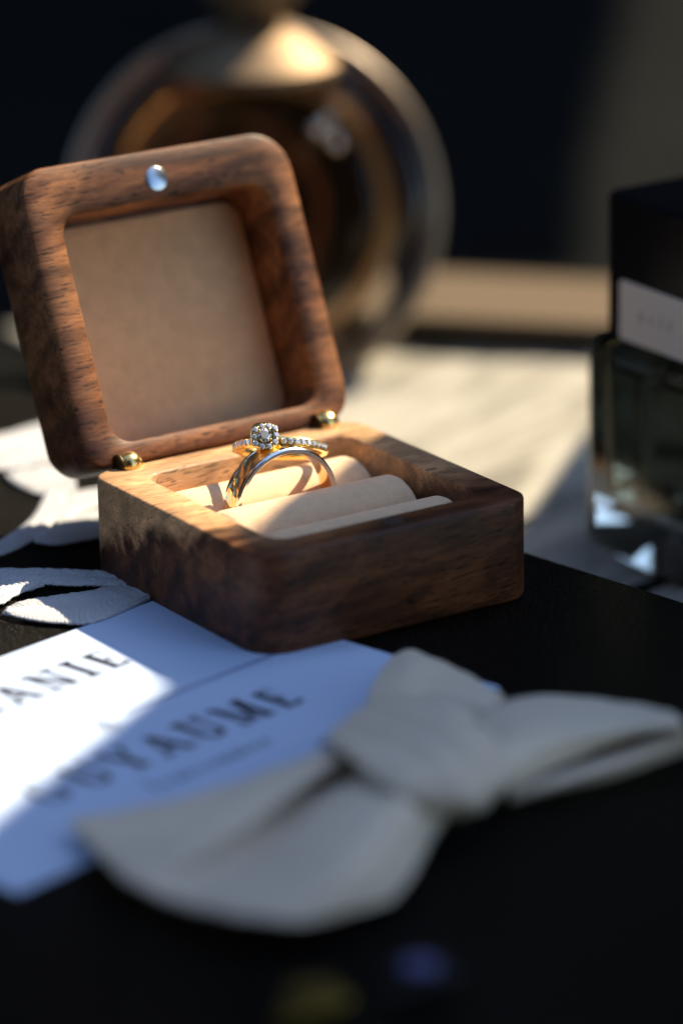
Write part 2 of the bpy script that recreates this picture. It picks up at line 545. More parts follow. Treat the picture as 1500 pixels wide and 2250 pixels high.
# cushion: three rolls with slots between them
def roll(yc, r, x0, x1, ztop):
    loops = []
    ns = 34
    for i in range(ns + 1):
        s = i / ns
        s = 0.5 - 0.5 * math.cos(math.pi * s)
        x = x0 + (x1 - x0) * s
        e = min(x - x0, x1 - x)
        k = 1.0 if e > 3.2 else math.sqrt(max(0.02, 1 - ((3.2 - e) / 3.2) ** 2))
        rr = r * (0.6 + 0.4 * k)
        zt = 7 + (ztop - 7) * (0.45 + 0.55 * k)
        lp = [(x, yc - rr, 6.0)]
        for q in range(17):
            a = math.pi - math.pi * q / 16
            lp.append((x, yc + rr * math.cos(a), zt - r * .95 + r * .95 * math.sin(a) * (0.85 + .15 * k)))
        lp.append((x, yc + rr, 6.0))
        loops.append(lp)
    return loft(loops, closed=False)
cush = obj('cushion', *roll(12.6, 6.3, 7.3, 47.6, 16.6), M['suede'], box)
obj('cushion', *roll(26.4, 6.5, 7.3, 46.8, 16.9), M['suede'], box)
obj('cushion', *roll(40.8, 6.9, 7.3, 47.2, 16.4), M['suede'], box)

# brass knuckle hinges
def knuckle(xc, yc, zc, r, hw):
    prof = [(0.05, -hw), (r * .62, -hw * .93), (r * .9, -hw * .6), (r, -hw * .15), (r, hw * .15), (r * .9, hw * .6), (r * .62, hw * .93), (0.05, hw)]
    return loft(lathe(prof, ((xc, yc, zc), (0, 1, 0), (0, 0, 1), (1, 0, 0)), 32))
for hx in (8.0, 48.8):
    hb = obj('hinge', *knuckle(hx - .2, D - .4, H + .25, 2.3, 2.0), M['brass'], box)
    obj('knuckle', *knuckle(hx + 1.75, D - .1, H - .1, 1.45, .8), M['brass'], hb)
    obj('knuckle', *knuckle(hx - 2.0, D - .1, H + .35, 2.0, .75), M['brass_dark'], hb)

# ------------------------------------------------------------------ wedding band
WC = (25.3, 33.6, 13.6)
RO, HW = 10.35, 2.35
band = empty('wedding_band', (WC[0], WC[1], WC[2] - RO), 'wide hammered yellow gold band with white gold edges, upright in the cushion slot', 'ring')
def ringsurf(prof, n, fn=None, closed=True):
    loops = []
    for i in range(n):
        th = 2 * math.pi * i / n
        lp = []
        for r, y in prof:
            rr = r + (fn(th, y) if fn else 0)
            lp.append((WC[0] + rr * math.cos(th), WC[1] + y, WC[2] + rr * math.sin(th)))
        loops.append(lp)
    m_ = len(prof)
    v = [p for lp in loops for p in lp]
    f = []
    for i in range(n):
        for j in range(m_ if closed else m_ - 1):
            k = (j + 1) % m_
            f.append((i * m_ + j, ((i + 1) % n) * m_ + j, ((i + 1) % n) * m_ + k, i * m_ + k))
    return v, f
random.seed(5)
cells = []
nc = 30
for i in range(nc):
    for j in range(2):
        cells.append((2 * math.pi * (i + (0.5 if j else 0) + random.uniform(-.18, .18)) / nc, -0.75 + 1.5 * j + random.uniform(-.25, .25), random.uniform(-.25, .25), random.uniform(-.12, .12)))
def hammered(th, y):
    best = 9.0
    for a, b, tx, ty in cells:
        d = (th - a + math.pi) % (2 * math.pi) - math.pi
        s = d * RO
        if abs(s) > 3:
            continue
        # planar-ish shallow scoop, slanted
        q = 0.13 * ((s + 0.7 * (y - b)) ** 2 + 0.7 * (y - b) ** 2) + tx * .55 * s + ty * .9 * (y - b)
        best = min(best, q)
    return min(best, .34) - 0.2
prof = [(RO - 0.02, -1.62 + 3.24 * k / 18) for k in range(19)]
obj('hammered_centre', *ringsurf(prof, 300, hammered, closed=False), M['gold_facet'], band, sharp=12)
for s in (-1, 1):
    pr = [(RO - .14, s * 1.62), (RO + .0, s * 1.68), (RO + .0, s * 2.05), (RO - .16, s * 2.27), (RO - .32, s * HW), (RO - .85, s * HW), (RO - 1.02, s * (HW - .2)), (RO - 1.05, s * 1.62)]
    obj('edge_rim', *ringsurf(pr, 160), M['white_gold'], band, sharp=25)
pr = [(RO - 1.05, -1.63), (RO - 1.1, 0), (RO - 1.05, 1.63)]
obj('inner_sleeve', *ringsurf(pr, 160, None, False), M['rose_inside'], band)

# ------------------------------------------------------------------ engagement ring
EC = np.array([29.9608, 40.5911, 20.7085])
EL = np.array([0.6834, -0.7248, 0.0873]); EA = np.array([-0.6759, -0.5831, 0.4508]); EN = np.array([-0.2758, -0.3671, -0.8884])       # lateral, towards the head, axis
ER = 7.6
eng = empty('engagement_ring', tuple(EC - np.array([0, 0, 5])), 'slim gold engagement ring with diamond halo head, leaning over the wedding band', 'ring')
def epos(th, r, y):
    return tuple(EC + (EL * math.cos(th) + EA * math.sin(th)) * r + EN * y)
n = 160
loops_v, f = [], []
prof_n = 12
for i in range(n):
    th = 2 * math.pi * i / n
    k = max(0, math.sin(th))
    w = 0.78 + 0.12 * k
    h = 0.62
    for j in range(prof_n):
        a = 2 * math.pi * j / prof_n
        ca, sa = math.cos(a), math.sin(a)
        loops_v.append(epos(th, ER + h * np.sign(ca) * abs(ca) ** .6, w * np.sign(sa) * abs(sa) ** .6))
for i in range(n):
    for j in range(prof_n):
        i2, j2 = (i + 1) % n, (j + 1) % prof_n
        f.append((i * prof_n + j, i2 * prof_n + j, i2 * prof_n + j2, i * prof_n + j2))
obj('shank', loops_v, f, M['gold'], eng)

def gem_mesh(r, seg=8):
    """round brilliant, table up +z, girdle radius r"""
    loops = []
    def lp(rr, z, off=0.0):
        return [(rr * math.cos(2 * math.pi * (k + off) / seg), rr * math.sin(2 * math.pi * (k + off) / seg), z) for k in range(seg)]
    L0, L1, L2, L3 = lp(r * .55, r * .34), lp(r * .80, r * .24, .5), lp(r, r * .04), lp(r, -r * .04)
    v = L0 + L1 + L2 + L3 + [(0, 0, -r * .85)]
    f = [tuple(range(seg))]
    for k in range(seg):
        k2 = (k + 1) % seg
        f += [(k, seg + k, k2), (k, 2 * seg + k, seg + k), (seg + k, 2 * seg + k2, k2), (seg + k, 2 * seg + k, 2 * seg + k2),
              (2 * seg + k, 3 * seg + k, 3 * seg + k2, 2 * seg + k2), (3 * seg + k, 4 * seg, 3 * seg + k2)]
    return v, f
def frame_matrix(o, ez, ex):
    ez = Vector(ez).normalized(); ex = Vector(ex); ex = (ex - ez * ex.dot(ez)).normalized(); ey = ez.cross(ex)
    m = Matrix.Identity(4)
    for i, c in enumerate((ex, ey, ez)):
        m.col[i][:3] = c
    m.col[3][:3] = Vector(o)
    return m
GEM = {}
def gem(name, pos, ez, ex, r, seg=8, parent=eng):
    key = (round(r, 2), seg)
    if key not in GEM:
        v, f_ = gem_mesh(r, seg)
        GEM[key] = mesh_data(name, v, f_, M['diamond'], smooth=False)
        bm = bmesh.new(); bm.from_mesh(GEM[key]); bmesh.ops.recalc_face_normals(bm, faces=bm.faces)
        rg = random.Random(seg)
        for f__ in bm.faces:
            f__.material_index = 0 if len(f__.verts) > 4 else rg.choice((0, 0, 0, 1, 1, 2))
        bm.to_mesh(GEM[key]); bm.free()
        GEM[key].materials.append(M['diamond_mirror']); GEM[key].materials.append(M['diamond_clear'])
    o = bpy.data.objects.new(name, GEM[key])
    COL.objects.link(o)
    o.parent = parent
    o.matrix_local = frame_matrix(np.array(pos) * MM - np.array(origin(parent)), ez, ex)
    return o
# halo head: a cushion-shaped plate of stones round the centre stone
HD = np.array([23.1415, 34.9207, 25.8196])                                             # centre of the head
HZ = np.array([-0.281, -0.7873, 0.5488]); HXv = np.array([0.9052, -0.4074, -0.121]); HYv = np.cross(HZ, HXv)   # face normal, right, up
def hp(x, y, z=0.0):
    return tuple(HD + HXv * x + HYv * y + HZ * z)
def sq(a, r, p=2.7):
    c, s = math.cos(a), math.sin(a)
    k = (abs(c) ** p + abs(s) ** p) ** (-1 / p)
    return r * k * c, r * k * s
loops = []
for r, z in ((1.1, -2.6), (1.7, -2.2), (2.05, -1.3), (2.35, -.9), (2.42, -.5), (2.38, -.05), (2.25, .08), (1.32, .08), (1.2, -.2), (.4, -.5)):
    loops.append([hp(*sq(2 * math.pi * k / 48 + .1, r), z) for k in range(48)])
obj('halo_setting', *loft(loops), M['gold'], eng)
gem('centre_stone', hp(0, 0, .18), HZ, HXv, 1.3, 10)
for k in range(4):
    a = math.radians(45 + 90 * k + 8)
    v, f_ = loft(lathe([(.05, .62), (.17, .55), (.2, .3), (.2, -.5)], (hp(1.24 * math.cos(a), 1.24 * math.sin(a)), HXv, HYv, HZ), 10))
    obj('prong', v, f_, M['gold'], eng)
HALO = [(-105, 60), (-32, 100), (43, 110), (115, 90), (130, 10), (120, -70), (55, -125), (-25, -130), (-102, -100), (-118, -23)]
for (x, y) in HALO:
    X, Y = x / 5 / 12.839, y / 5 / 12.839
    g_ = gem('halo_stone', hp(X, Y, .16), HZ + 0.05 * (HXv * X + HYv * Y), HXv, .56, 8)
for i in range(10):                                              # beads between the halo stones
    x0, y0 = HALO[i]; x1, y1 = HALO[(i + 1) % 10]
    X, Y = (x0 + x1) / 10 / 12.839, (y0 + y1) / 10 / 12.839
    for s in (0.84, 1.12):
        v, f_ = loft(lathe([(.03, .26), (.12, .2), (.14, 0)], (hp(X * s, Y * s, .06), HXv, HYv, HZ), 8))
        obj('bead', v, f_, M['gold'], eng)
# diamonds along both shoulders of the shank
for side in (1, -1):
    for k in range(9):
        th = math.pi / 2 - side * (0.33 + 0.142 * k)
        rad = np.array(epos(th, 1, 0)) - EC
        pos = epos(th, ER + .62, 0)
        gem('shank_stone', pos, rad, EN, .56, 8)
        th2 = th - side * .071
        for s in (-1, 1):
            rad2 = np.array(epos(th2, 1, 0)) - EC
            v, f_ = loft(lathe([(.03, .30), (.11, .22), (.13, 0)], (epos(th2, ER + .5, .5 * s), EL, EN, rad2), 8))
            obj('bead', v, f_, M['gold'], eng)

# ------------------------------------------------------------------ invitation card
CA = np.array([-78.6, -59.3]); CR = math.radians(14.6)
c1 = np.array([math.cos(CR), math.sin(CR)]); c2 = np.array([-math.sin(CR), math.cos(CR)])
CWD, CHT, FOLD = 106.5, 71.5, 38.6
def cz(u, v):
    return 0.55
def cpt(u, v, dz=0.0):
    q = CA + c1 * u + c2 * v
    return (q[0], q[1], cz(u, v) + dz)
card = empty('invitation_card', (*(CA + c1 * CWD / 2 + c2 * CHT / 2), 0), 'pale blue invitation card half in shade, printed with names in dark serif capitals', 'card')
def leaf_sheet(va, vb, zf, th):
    us = [0, .3] + list(np.linspace(2, CWD - 2, 40)) + [CWD - .3, CWD]
    vs = [va, va + .3] + list(np.linspace(va + 2, vb - 2, 24)) + [vb - .3, vb]
    nv = len(vs)
    def pt(u, v_, dz):
        q = CA + c1 * u + c2 * v_
        return (q[0], q[1], zf(u, v_) + dz)
    v = [pt(a, b, 0) for a in us for b in vs] + [pt(a, b, -th) for a in us for b in vs]
    N0 = len(us) * nv
    f = []
    for i in range(len(us) - 1):
        for j in range(nv - 1):
            q = (i * nv + j, (i + 1) * nv + j, (i + 1) * nv + j + 1, i * nv + j + 1)
            f.append(q); f.append(tuple(N0 + t for t in q[::-1]))
    edge = [i * nv for i in range(len(us))] + [(len(us) - 1) * nv + j for j in range(1, nv)] + [i * nv + nv - 1 for i in range(len(us) - 2, -1, -1)] + [j for j in range(nv - 2, 0, -1)]
    for a, b in zip(edge, edge[1:] + edge[:1]):
        f.append((a, N0 + a, N0 + b, b))
    return obj('paper', v, f, M['paper'], card, sharp=60)
leaf_sheet(0, CHT, lambda u, v_: 0.55, .4)

# serif capitals drawn as strokes: each glyph is a list of polygons in a unit cap height
def bar(x0, y0, x1, y1, w):
    """slanted stem with horizontal cuts"""
    return [(x0 - w / 2, y0), (x0 + w / 2, y0), (x1 + w / 2, y1), (x1 - w / 2, y1)]
def box_(x0, y0, x1, y1):
    return [(x0, y0), (x1, y0), (x1, y1), (x0, y1)]
def arc(cx, cy_, rx, ry, a0, a1, wx, wy, k=14):
    P = []
    for s in range(k):
        t0 = math.radians(a0 + (a1 - a0) * s / k); t1 = math.radians(a0 + (a1 - a0) * (s + 1) / k)
        P.append([(cx + rx * math.cos(t0), cy_ + ry * math.sin(t0)), (cx + rx * math.cos(t1), cy_ + ry * math.sin(t1)),
                  (cx + (rx - wx) * math.cos(t1), cy_ + (ry - wy) * math.sin(t1)), (cx + (rx - wx) * math.cos(t0), cy_ + (ry - wy) * math.sin(t0))])
    return P
T_, S_ = .25, .12     # stem, hairline
def serif(x, y, w=.36):
    return box_(x - w / 2, y, x + w / 2, y + S_)
GL = {
 'A': ([bar(.40, 0, .40, 0, .01), bar(.10, 0, .44, 1, .12), bar(.78, 0, .46, 1, T_), box_(.24, .28, .62, .39), serif(.12, 0), serif(.78, 0, .4)], .95),
 'N': ([bar(.14, 0, .14, 1, .12), bar(.74, 0, .18, 1, T_), bar(.80, 0, .80, 1, .12), serif(.16, 0), serif(.12, .94, .3), serif(.78, .94)], .98),
 'I': ([bar(.2, 0, .2, 1, T_), serif(.2, 0, .42), serif(.2, .94, .42)], .45),
 'E': ([bar(.2, 0, .2, 1, T_), box_(.05, 0, .66, S_), box_(.05, .94, .64, 1), box_(.2, .47, .5, .53), box_(.6, 0, .66, .25), box_(.58, .77, .64, 1), box_(.46, .38, .52, .62)], .76),
 'L': ([bar(.2, 0, .2, 1, T_), box_(.05, 0, .64, S_), serif(.2, .94, .42), box_(.58, 0, .64, .28)], .74),
 'M': ([bar(.12, 0, .12, 1, .11), bar(.52, .05, .18, 1, .2), bar(.52, .05, .86, 1, .11), bar(.9, 0, .9, 1, T_), serif(.14, 0), serif(.9, 0, .42), serif(.1, .94, .3), serif(.92, .94, .36)], 1.1),
 'G': (arc(.5, .5, .44, .5, 55, 325, .2, .06) + [box_(.62, .1, .82, .42), box_(.52, .40, .92, .46), box_(.76, .66, .82, .95)], 1.0),
 'U': ([bar(.2, .3, .2, 1, T_), bar(.76, .3, .76, 1, .13), serif(.2, .94, .4), serif(.76, .94, .34)] + arc(.46, .32, .365, .33, 180, 360, .17, .14), .95),
 'Y': ([bar(.45, 0, .45, .42, T_), bar(.45, .36, .10, 1, T_), bar(.45, .36, .82, 1, .13), serif(.45, 0, .42), serif(.14, .94, .38), serif(.78, .94, .32)], .9),
 '&': (arc(.38, .26, .3, .27, 0, 360, .13, .06) + arc(.38, .74, .22, .26, 0, 360, .12, .06) + [bar(.8, 0, .3, .7, .14), bar(.72, .45, .5, .08, .05)], .95),
 'o': (arc(.2, .25, .19, .25, 0, 360, .1, .06), .5),
 'n': ([bar(.08, 0, .08, .5,.15), bar(.34, 0, .34, .4,.15)] + arc(.21, .32, .18, .2, 0, 180, .1, .07), .48),
 'i': ([bar(.08, 0, .08, .5,.15), box_(.03, .62, .13, .74)], .24),
 'e': (arc(.2, .25, .19, .25, 20, 330, .1, .06) + [box_(.06, .22, .36, .28)], .46),
 'u': ([bar(.08, .12, .08, .5,.15), bar(.34, 0, .34, .5,.15)] + arc(.21, .2, .18, .2, 180, 360, .1, .07), .48),
 'r': ([bar(.08, 0, .08, .5,.15)] + arc(.21, .32, .18, .18, 30, 170, .1, .07), .38),
 'l': ([bar(.08, 0, .08, 1,.15)], .24),
 'd': (arc(.2, .25, .19, .25, 0, 360, .1, .06) + [bar(.36, 0, .36, 1,.15)], .52),
 't': ([bar(.14, .05, .14, .8,.15), box_(0, .44, .3, .5)], .36),
 's': (arc(.17, .37, .14, .14, 20, 270, .08, .06) + arc(.17, .13, .14, .14, 200, 450, .08, .06), .4),
}
def write(word, u0, v0, cap, total, mat, name='lettering', surf=cpt, parent=card, dz=.05, wd=.8):
    adv = sum(GL[c][1] for c in word)
    gap = (total / cap / wd - adv) / max(1, len(word) - 1)
    x = 0
    V, F = [], []
    lift = 0
    for c in word:
        for P in GL[c][0]:
            b = len(V)
            lift = (lift + 1) % 12
            V += [surf(u0 + (x + px) * cap * wd, v0 + py * cap, dz + .0015 * lift) for px, py in P]
            F.append(tuple(range(b, b + len(P))))
        x += GL[c][1] + gap
    return obj(name, V, F, mat, parent, smooth=False, recalc=False)
write('MELANIE', 28.8, 53.2, 8.1, 48.5, M['ink'])
write('duteilleil', 41.0, 45.8, 3.1, 29.0, M['ink_soft'], 'small_lettering', wd=1.0)
write('&', 52.5, 34.0, 4.8, 4.0, M['ink_soft'], 'ampersand')
write('GUYAUME', 25.6, 19.6, 8.4, 57.0, M['ink'])
write('louisonnier', 40.5, 11.2, 4.2, 25.5, M['ink_soft'], 'small_lettering', wd=.9)
V = [cpt(a, b, .05) for a, b in ((60, 37.55), (CWD - 6, 37.3), (CWD - 6, 38.2), (60, 38.35))]  # painted strip standing in for a thin shadow on the card
obj('shadow_line', V, [(0, 1, 2, 3)], simple('blue_grey_shadow', (0.20, 0.25, 0.42), 0.6, 0, 0.2), card, smooth=False, recalc=False)

# ------------------------------------------------------------------ bow tie
bow = empty('bow_tie', (-10, -50, 0), 'blurred grey-beige cloth bow tie lying in the foreground', 'bow tie')
def fabric(name, G, ripple=0.0, th=0.6, ku=7, kv=7):
    v, f = patch(G, ku, kv)
    v = [(x, y, z + ripple * math.sin((1.0 if name == 'knot' else 0.35) * x - (0.1 if name == 'knot' else 0.75) * y) + .12 * math.sin(.35 * x + .5 * y)) for x, y, z in v]
    o = obj(name, v, f, M['bow'], bow, sharp=0)
    s = o.modifiers.new('thickness', 'SOLIDIFY'); s.thickness = th * MM; s.offset = -1
    return o
fabric('wing', [[[-18.6, -54.0, 8.0], [-19.3, -58.1, 8.0], [-18.3, -59.7, 6.5], [-22.6, -69.8, 9.0], [-25.1, -80.6, 10.0], [-17.5, -78.8, 4.0]], [[-35.0, -58.8, 9.0], [-34.8, -65.8, 9.0], [-29.0, -60.8, 4.5], [-35.3, -75.2, 9.0], [-37.9, -91.5, 11.0], [-23.8, -83.2, 3.0]], [[-48.9, -55.8, 7.0], [-52.0, -72.2, 8.0], [-47.4, -71.4, 4.0], [-52.0, -86.1, 8.0], [-49.1, -99.7, 10.0], [-32.7, -91.6, 3.0]], [[-62.2, -45.2, 3.0], [-68.5, -71.9, 5.0], [-66.4, -78.9, 4.0], [-64.7, -92.6, 6.0], [-55.9, -102.0, 6.0], [-39.6, -97.0, 3.0]]], 0.15)
fabric('back_fold', [[[-3.7, -35.8, 4.0], [-0.5, -41.3, 5.0], [4.6, -43.8, 5.0], [5.2, -53.3, 6.0]], [[1.8, -30.4, 6.0], [4.0, -35.9, 8.0], [7.5, -40.8, 7.0], [8.0, -53.0, 7.0]], [[13.2, -18.6, 4.0], [15.9, -20.8, 5.0], [17.1, -30.8, 5.0], [15.8, -46.2, 5.0]]], 0.15)
fabric('wing', [[[2.9, -56.5, 8.0], [-3.2, -68.9, 10.0], [-8.1, -78.7, 10.0], [-5.2, -76.9, 4.0]], [[15.5, -49.2, 6.0], [5.3, -67.0, 10.0], [2.2, -74.2, 9.0], [3.9, -74.8, 5.0]], [[25.3, -56.2, 6.0], [16.6, -68.9, 9.0], [13.4, -75.0, 9.0], [16.1, -73.7, 6.0]], [[28.6, -72.0, 8.0], [26.1, -77.5, 9.0], [25.1, -79.6, 9.0], [25.7, -79.2, 8.0]]], 0.1)
fabric('wing_underside', [[[-3.3, -73.1, 3.0], [-4.5, -75.5, 3.0], [-3.1, -73.8, 1.0]], [[7.2, -73.7, 4.0], [5.1, -77.7, 4.0], [8.2, -74.6, 1.0]], [[19.0, -73.9, 5.0], [17.7, -77.9, 5.0], [20.7, -75.7, 1.5]], [[25.4, -79.5, 8.0], [26.7, -79.0, 6.0], [29.0, -76.7, 3.0]]], 0.05)
fabric('knot', [[[-20.8, -48.6, 6.0], [-23.7, -56.5, 10.0], [-27.0, -68.7, 12.0], [-28.6, -80.5, 12.0], [-23.8, -82.1, 7.0], [-16.7, -74.6, 2.0]], [[-9.1, -40.7, 6.0], [-13.2, -50.8, 10.0], [-19.2, -67.9, 13.0], [-21.2, -80.7, 13.0], [-18.1, -84.9, 8.0], [-10.3, -76.0, 2.0]], [[0.8, -39.4, 6.0], [-2.7, -48.9, 10.0], [-8.0, -65.1, 13.0], [-11.5, -76.7, 13.0], [-11.2, -81.3, 8.0], [-4.8, -73.4, 2.0]], [[6.8, -44.4, 6.0], [2.7, -53.9, 9.0], [-2.5, -66.2, 11.0], [-6.7, -76.2, 11.0], [-7.2, -80.1, 7.0], [-2.0, -73.2, 2.0]]], 0.45)

# ------------------------------------------------------------------ embroidered leaves
sprig = empty('lace_sprig', (0, 60, 0), 'white embroidered lace sprig of leaves lying on the black cloth left of the ring box', 'lace')
def leaf(upper, lower, dome=0.6, parent=sprig):
    U = catmull(np.array(upper, float), 44); L = catmull(np.array(lower, float), 44)
    rg = random.Random(len(upper) * 7 + int(upper[0][0] * 10))
    ph = [rg.uniform(.45, 1.0) for _ in range(400)]
    dist = np.concatenate([[0], np.cumsum(np.linalg.norm(np.diff((U + L) / 2, axis=0), axis=1))])
    rows = []
    m_ = 25
    for iu, (a, b) in enumerate(zip(U, L)):
        w = np.linalg.norm(a - b)
        row = []
        for k in range(m_):
            t = k / (m_ - 1)
            sl_ = dist[iu] * 1.25 + abs(t - .5) * w * 1.1          # slanted satin stitches
            st = abs(math.sin(math.pi * sl_ * 0.85)) ** .7 * ph[int(sl_ * 0.85) % 400]
            ragged = 1 + (abs(t - .5) > .47) * 0.5 * (st - .4) / max(w, 2)
            p = (a + b) / 2 + (b - a) * (t - .5) * ragged
            rib = -0.35 * math.exp(-((t - .5) / .07) ** 2)
            z = 0.05 + min(dome, w * .25) * (1 - (2 * t - 1) ** 4) * (1 + rib)
            row.append((p[0], p[1], z + p[2] + 0.5 * st * min(1, w / 3)))
        rows.append(row)
    v, f = loft(rows, caps=(False, False), closed=False)
    o = obj('leaf', v, f, M['thread'], parent, sharp=0)
    s = o.modifiers.new('thickness', 'SOLIDIFY'); s.thickness = 0.0002; s.offset = -1
    return o
leaf([[-23.6, 44.6, 0.3], [-17.6, 47.0, 0.3], [-6.1, 45.3, 0.3], [-0.1, 44.7, 0.3], [1.6, 38.3, 0.3]], [[-23.8, 44.2, 0.3], [-22.8, 40.2, 0.3], [-19.2, 34.9, 0.3], [-13.4, 31.2, 0.3], [-0.1, 35.6, 0.3]])
leaf([[-17.6, 66.6, 0.3], [-9.7, 61.2, 0.3], [-4.0, 56.8, 0.3], [0.4, 51.9, 0.3], [1.8, 43.3, 0.3]], [[-20.4, 61.3, 0.3], [-13.0, 55.4, 0.3], [-9.8, 51.4, 0.3], [-4.3, 46.8, 0.3], [1.3, 42.5, 0.3]])
leaf([[-21.2, 59.9, 0.3], [-16.7, 58.3, 0.3], [-13.7, 56.5, 0.3], [-10.8, 53.3, 0.3]], [[-27.8, 47.7, 0.3], [-21.6, 48.2, 0.3], [-18.4, 50.4, 0.3], [-11.3, 52.4, 0.3]])
leaf([[-11.3, 74.8, 0.3], [-3.1, 79.6, 0.3], [5.2, 86.2, 0.3], [14.3, 97.3, 0.3]], [[-14.2, 69.5, 0.3], [-4.2, 72.8, 0.3], [6.3, 80.6, 0.3], [17.1, 93.7, 0.3]])
leaf([[13.6, 111.2, 0.3], [17.8, 112.2, 0.3], [22.1, 111.2, 0.3], [27.3, 109.8, 0.3]], [[12.1, 107.2, 0.3], [12.2, 101.2, 0.3], [13.1, 96.0, 0.3], [17.8, 91.6, 0.3]])
leaf([[21.6, 133.3, 0.3], [28.0, 134.0, 0.3], [34.1, 135.0, 0.3], [37.3, 132.7, 0.3]], [[11.9, 115.5, 0.3], [16.3, 113.0, 0.3], [21.5, 112.7, 0.3], [25.4, 111.8, 0.3]])
leaf([[9.8, 86.0, 0.3], [16.4, 92.6, 0.3], [21.1, 94.1, 0.3], [27.3, 92.9, 0.3]], [[5.9, 82.5, 0.3], [8.6, 80.6, 0.3], [15.2, 83.8, 0.3], [22.5, 84.9, 0.3]])
leaf([[-0.4, 76.2, 0.3], [6.0, 79.3, 0.3], [13.8, 83.1, 0.3], [21.2, 82.6, 0.3]], [[-1.3, 73.7, 0.3], [1.7, 70.0, 0.3], [6.9, 69.4, 0.3], [13.0, 68.6, 0.3]])

# ------------------------------------------------------------------ square bottle on the right
bot = empty('square_bottle', (131, 38, -20), 'square clear glass bottle with a tall black cap and cream label, in shade at right', 'bottle')
def rbox(x0, x1, y0, y1, r, z0, z1, b=.8):
    return [(x0 + b, x1 - b, y0 + b, y1 - b, max(.3, r - b), z0), (x0, x1, y0, y1, r, z0 + b), (x0, x1, y0, y1, r, z1 - b), (x0 + b, x1 - b, y0 + b, y1 - b, max(.3, r - b), z1)]
BX0, BX1, BY0, BY1 = 111.0, 151.0, 22.0, 62.5
obj('glass_body', *loft(rloops(rbox(BX0, BX1, BY0, BY1, 3, -19.4, 23.0, 1.2))), M['glass_warm'], bot, sharp=40)
obj('liquid', *loft(rloops(rbox(BX0 + 4, BX1 - 4, BY0 + 4, BY1 - 4, 3, -8.0, 18.0, 1.0))), M['pale_liquid'], bot, sharp=40)
obj('cap', *loft(rloops(rbox(BX0 + .3, BX1 - .3, BY0 + 4, BY1 - 6, 2.5, 23.1, 51.5, .9))), M['black_gloss'], bot, sharp=40)
lab = obj('label', *loft([[(BX0 + .28, y, z) for y, z in rrect(24.5, 51.2, 24.3, 35.6, .8, 4)], [(BX0 + .05, y, z) for y, z in rrect(24.5, 51.2, 24.3, 35.6, .8, 4)]]), M['label'], bot, smooth=False)
def labpt(u, v_, dz=0):
    return (BX0 + .03 - dz, 51.2 - u, 24.3 + v_)
write('noir', 6.0, 4.6, 3.6, 10.0, M['print_grey'], 'print', labpt, lab, .02)

# ------------------------------------------------------------------ flat case with a tan top at the back, side shade in its colour
fc = empty('flat_case', (176, 190, -20), 'flat case with tan lid and side coloured dark for shade behind the cream cloth', 'case')
P0, P1 = np.array([161.9, 190.6]), np.array([187.7, 162.7])
dd = (P1 - P0) / np.linalg.norm(P1 - P0); nn = np.array([-dd[1], dd[0]])
if nn @ np.array([1, 1]) < 0: nn = -nn
q0 = P0 - dd * 60; q1 = P1 + dd * 40
def ff_(q, z): return (q[0], q[1], z)
c4 = [q0, q1, q1 + nn * 37, q0 + nn * 37]
slab('body', [tuple(q) for q in c4], -20.2, -12.6, M['shaded_wood'], fc)
c5 = [q0 - nn * .3, q1 - nn * .3, q1 + nn * 37.3, q0 + nn * 37.3]
slab('lid_board', [tuple(q) for q in c5], -12.55, -11.8, M['tan_wood'], fc)

# ------------------------------------------------------------------ round bottle behind the lid
RC = np.array([128.2, 205.7, 14.5])
rb = empty('round_bottle', (128.2, 205.7, -20), 'large round disc-shaped glass bottle of amber liquid with a gold cap, blurred behind the lid', 'bottle')
ax = np.array([-0.52, -0.83, 0.20]); ax /= np.linalg.norm(ax)      # axis of the disc
ex = np.cross(ax, [0, 0, 1]); ex /= np.linalg.norm(ex); ey = np.cross(ex, ax)
frm = (RC, ex, ey, ax)
R = 40.5
prof = [(0.4, -11), (12, -11.5), (26, -12), (34, -11), (38, -8.5), (R - .6, -4), (R, 0), (R - .6, 4), (38, 8.5), (35.5, 10.6), (33.5, 10.8), (31.5, 9.6), (29.5, 9.6), (27, 11.0), (20, 11.6), (12, 11.2), (0.4, 10.6)]
obj('glass_body', *loft(lathe(prof, frm, 96)), M['glass'], rb, sharp=0)
prof = [(0.4, -8.6), (20, -8.6), (26, -7.5), (29.5, -4), (31, 0), (29.5, 4), (26.5, 6.4), (22, 7.2), (0.4, 7.8)]
obj('liquid', *loft(lathe(prof, frm, 96)), M['amber'], rb, sharp=0)
prof = [(26.6, 7.2), (29.3, 7.0), (29.3, 8.2), (26.6, 8.6), (26.6, 7.2)]
obj('streak_ring', *loft(lathe(prof, frm, 96), caps=(False, False)), M['dull_gold'], rb)  # added inside the glass for the bright streak of refracted sun
reflection_pts = [tuple(RC + (ex * math.cos(2 * math.pi * k / 96) + ey * math.sin(2 * math.pi * k / 96)) * 39.4 + ax * 8.6) for k in range(96)]  # added metal band standing in for reflections along the glass edge
v, f = [], []
for k in range(96):
    c_ = np.array(reflection_pts[k]); rd = (c_ - RC - ax * 8.6) / 39.4
    v += [tuple(c_ + rd * 1.5 * math.cos(2 * math.pi * q / 10) + ax * 1.1 * math.sin(2 * math.pi * q / 10)) for q in range(10)]
    f += [(k * 10 + q, ((k + 1) % 96) * 10 + q, ((k + 1) % 96) * 10 + (q + 1) % 10, k * 10 + (q + 1) % 10) for q in range(10)]
obj('reflection_band', v, f, M['champagne'], rb, sharp=0)
